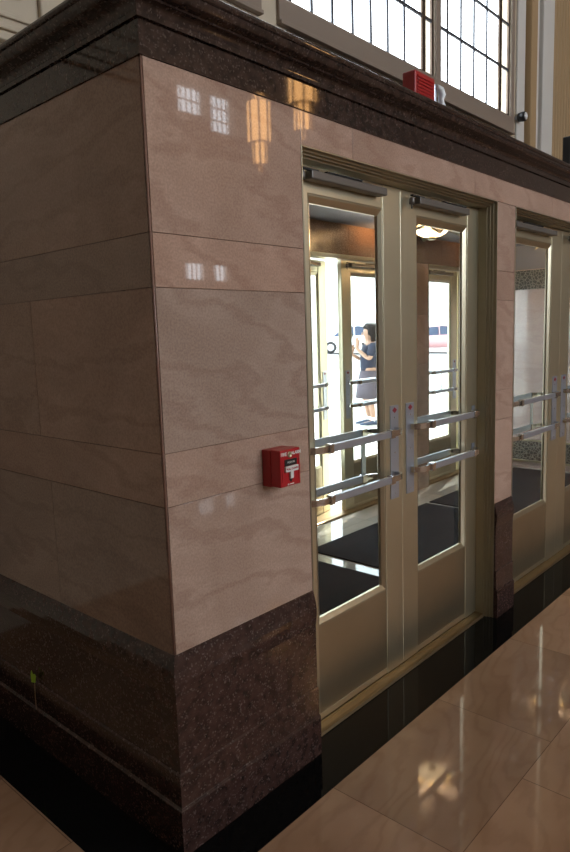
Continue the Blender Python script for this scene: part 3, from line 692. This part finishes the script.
# ------------------------------------------------------------ person on the sidewalk
def skinned(name, verts, edges, m, parent, sub=2):
    me = bpy.data.meshes.new(name); me.from_pydata([v[0] for v in verts], edges, []); o = bpy.data.objects.new(name, me); C.objects.link(o)
    md = o.modifiers.new('s', 'SKIN'); sl = me.skin_vertices[0].data
    for i_, v_ in enumerate(verts):
        rr = v_[1]; sl[i_].radius = rr if isinstance(rr, tuple) else (rr, rr)
    sl[0].use_root = True; md.use_smooth_shade = True
    o.modifiers.new('d', 'SUBSURF').levels = sub; o.modifiers['d'].render_levels = sub
    dg = bpy.context.evaluated_depsgraph_get(); dg.update(); m2 = bpy.data.meshes.new_from_object(o.evaluated_get(dg)); bpy.data.objects.remove(o)
    m2.materials.clear(); m2.materials.append(M_[m]); m2.name = name; o = bpy.data.objects.new(name, m2); C.objects.link(o); o.parent = parent
    return o
# local frame: +x is forward, +y is the person's left
PR = empty('person', (8.84, 5.37, 0), math.atan2(-rt.y, -rt.x)+.12, label='dark-haired person in navy top and grey skirt, hand raised to face', cat='person'); PR.scale = (1.22, 1.2, 1.0)
V = []; E_ = []
def node(p, r_, to=None):
    V.append((Vector(p), r_)); i_ = len(V)-1
    if to is not None: E_.append((to, i_))
    return i_
pel = node((0, 0, .96), .125); wst = node((.01, 0, 1.10), (.105, .12), pel); ch = node((.0, 0, 1.30), (.11, .135), wst); nk0 = node((-.01, 0, 1.47), (.075, .09), ch)
nk = node((.005, 0, 1.54), .052, nk0); hd0 = node((.02, 0, 1.62), .075, nk); hd1 = node((.015, 0, 1.71), .092, hd0); hd2 = node((.005, 0, 1.77), .07, hd1)
for sy in (-1, 1):
    hp = node((0, sy*.09, .90), .095, pel); kn = node((.02 if sy > 0 else .05, sy*.10, .50), .058, hp); an = node((-.02 if sy > 0 else .0, sy*.10, .10), .036, kn); ft = node((.04, sy*.10, .045), .036, an); node((.15, sy*.11, .03), .030, ft)
    sh = node((-.01, sy*.17, 1.43), .058, nk0)
    if sy > 0: el = node((.06, sy*.21, 1.20), .042, sh); wr = node((.22, sy*.10, 1.40), .028, el); hn = node((.20, sy*.06, 1.53), .036, wr)
    else: el = node((.08, sy*.22, 1.18), .042, sh); wr = node((.26, sy*.10, 1.30), .028, el); hn = node((.25, sy*.05, 1.40), .036, wr)
    for f_ in range(4):
        a = node((hn and V[hn][0].x + .012*f_ - .01, V[hn][0].y - sy*.012*f_, V[hn][0].z + .045), .009, hn); node((V[a][0].x-.02, V[a][0].y-sy*.012, V[a][0].z+.028-.004*abs(f_-1)), .008, a)
    th = node((V[hn][0].x-.03, V[hn][0].y, V[hn][0].z+.015), .010, hn); node((V[th][0].x-.018, V[th][0].y, V[th][0].z+.025), .009, th)
body = skinned('body', V, E_, 'skin', PR)
mb = MB(); mb.lathe((.110, 0, 1.66), [(.004, .03), (.012, .0), (.018, -.02), (.004, -.026)], 10)   # nose
mb.build('nose', 'skin', PR)
for sy in (-1, 1):
    mb = MB(); mb.lathe((.01, sy*.088, 1.665), [(.004, .03), (.018, .02), (.020, -.01), (.006, -.03)], 10); mb.build('ear', 'skin', PR)
    mb = MB(); mb.lathe((.095, sy*.032, 1.69), [(.002, .006), (.009, .0), (.002, -.006)], 8); mb.build('eye', 'blackp', PR)
mb = MB(); mb.box(.102, .108, -.022, .022, 1.608, 1.616, .002); mb.build('mouth', 'pinkr', PR)
# hair: cap with fuller back
mb = MB(); rings = []
for k_ in range(9):
    t = k_/8; z = 1.85 - t*.33; R_ = .135*math.sin(math.pi*min(1, .08 + t*.62))**.6
    ring = []
    for j in range(20):
        a = 2*math.pi*j/20; x = R_*math.cos(a)*1.12 - .015; y = R_*math.sin(a)*.98
        lim = .125 if z > 1.74 else .045 if z > 1.62 else .0
        ring.append(Vector((min(x, lim + .01*math.sin(j*2.3)), y, z + .006*math.sin(j*3.1))))
    rings.append(ring)
mb.loft(rings); mb.build('hair', 'hair', PR)
def ell_loft(name, secs, m, parent, n=20, wav=0.):
    mb = MB(); mb.loft([[Vector((cx + rx*math.cos(2*math.pi*j/n)*(1+wav*math.sin(j*3.9)), cy + ry*math.sin(2*math.pi*j/n)*(1+wav*math.sin(j*3.9)), z)) for j in range(n)] for cx, cy, rx, ry, z in secs]); return mb.build(name, m, parent)
shirt = skinned('shirt', [(Vector((0, 0, .93)), (.15, .165)), (Vector((.01, 0, 1.10)), (.135, .15)), (Vector((0, 0, 1.30)), (.135, .16)), (Vector((-.01, 0, 1.46)), (.095, .11)),
    (Vector((-.01, .18, 1.43)), .078), (Vector((.045, .21, 1.25)), .066), (Vector((-.01, -.18, 1.43)), .078), (Vector((.06, -.22, 1.24)), .066)], [(0,1),(1,2),(2,3),(3,4),(4,5),(3,6),(6,7)], 'navy', PR)
ell_loft('skirt', [(0, 0, .145, .165, 1.0), (0, 0, .165, .19, .88), (.01, 0, .185, .22, .70), (.015, 0, .20, .235, .50), (.015, 0, .19, .22, .50)], 'skirt', PR, 24, .02)
for sy in (-1, 1):
    dx = -.02 if sy > 0 else 0
    ell_loft('sock', [(dx, sy*.10, .046, .046, .075), (dx, sy*.10, .044, .044, .15)], 'sock', PR)
    mb = MB(); mb.loft([[Vector((dx+x, sy*.105-hw, .012)), Vector((dx+x, sy*.105-hw*.9, h)), Vector((dx+x, sy*.105+hw*.9, h)), Vector((dx+x, sy*.105+hw, .012))] for x, hw, h in ((-.075, .032, .075), (-.03, .042, .10), (.04, .044, .085), (.12, .048, .062), (.19, .036, .045), (.21, .02, .03))]); sh_ = mb.build('shoe', 'shoe', PR)
    mb = MB(); mb.box(dx-.08, dx+.21, sy*.105-.045, sy*.105+.045, .001, .014, .005); mb.build('sole', 'sole', sh_)
mb = MB(); mb.box(.315, .345, -.035, .045, 1.60, 1.67, .006); o = mb.build('handheld_camera', 'blackp'); o.location = PR.location; o.rotation_euler = PR.rotation_euler; tag(o, 'small dark object the standing person holds up to their face', 'camera')
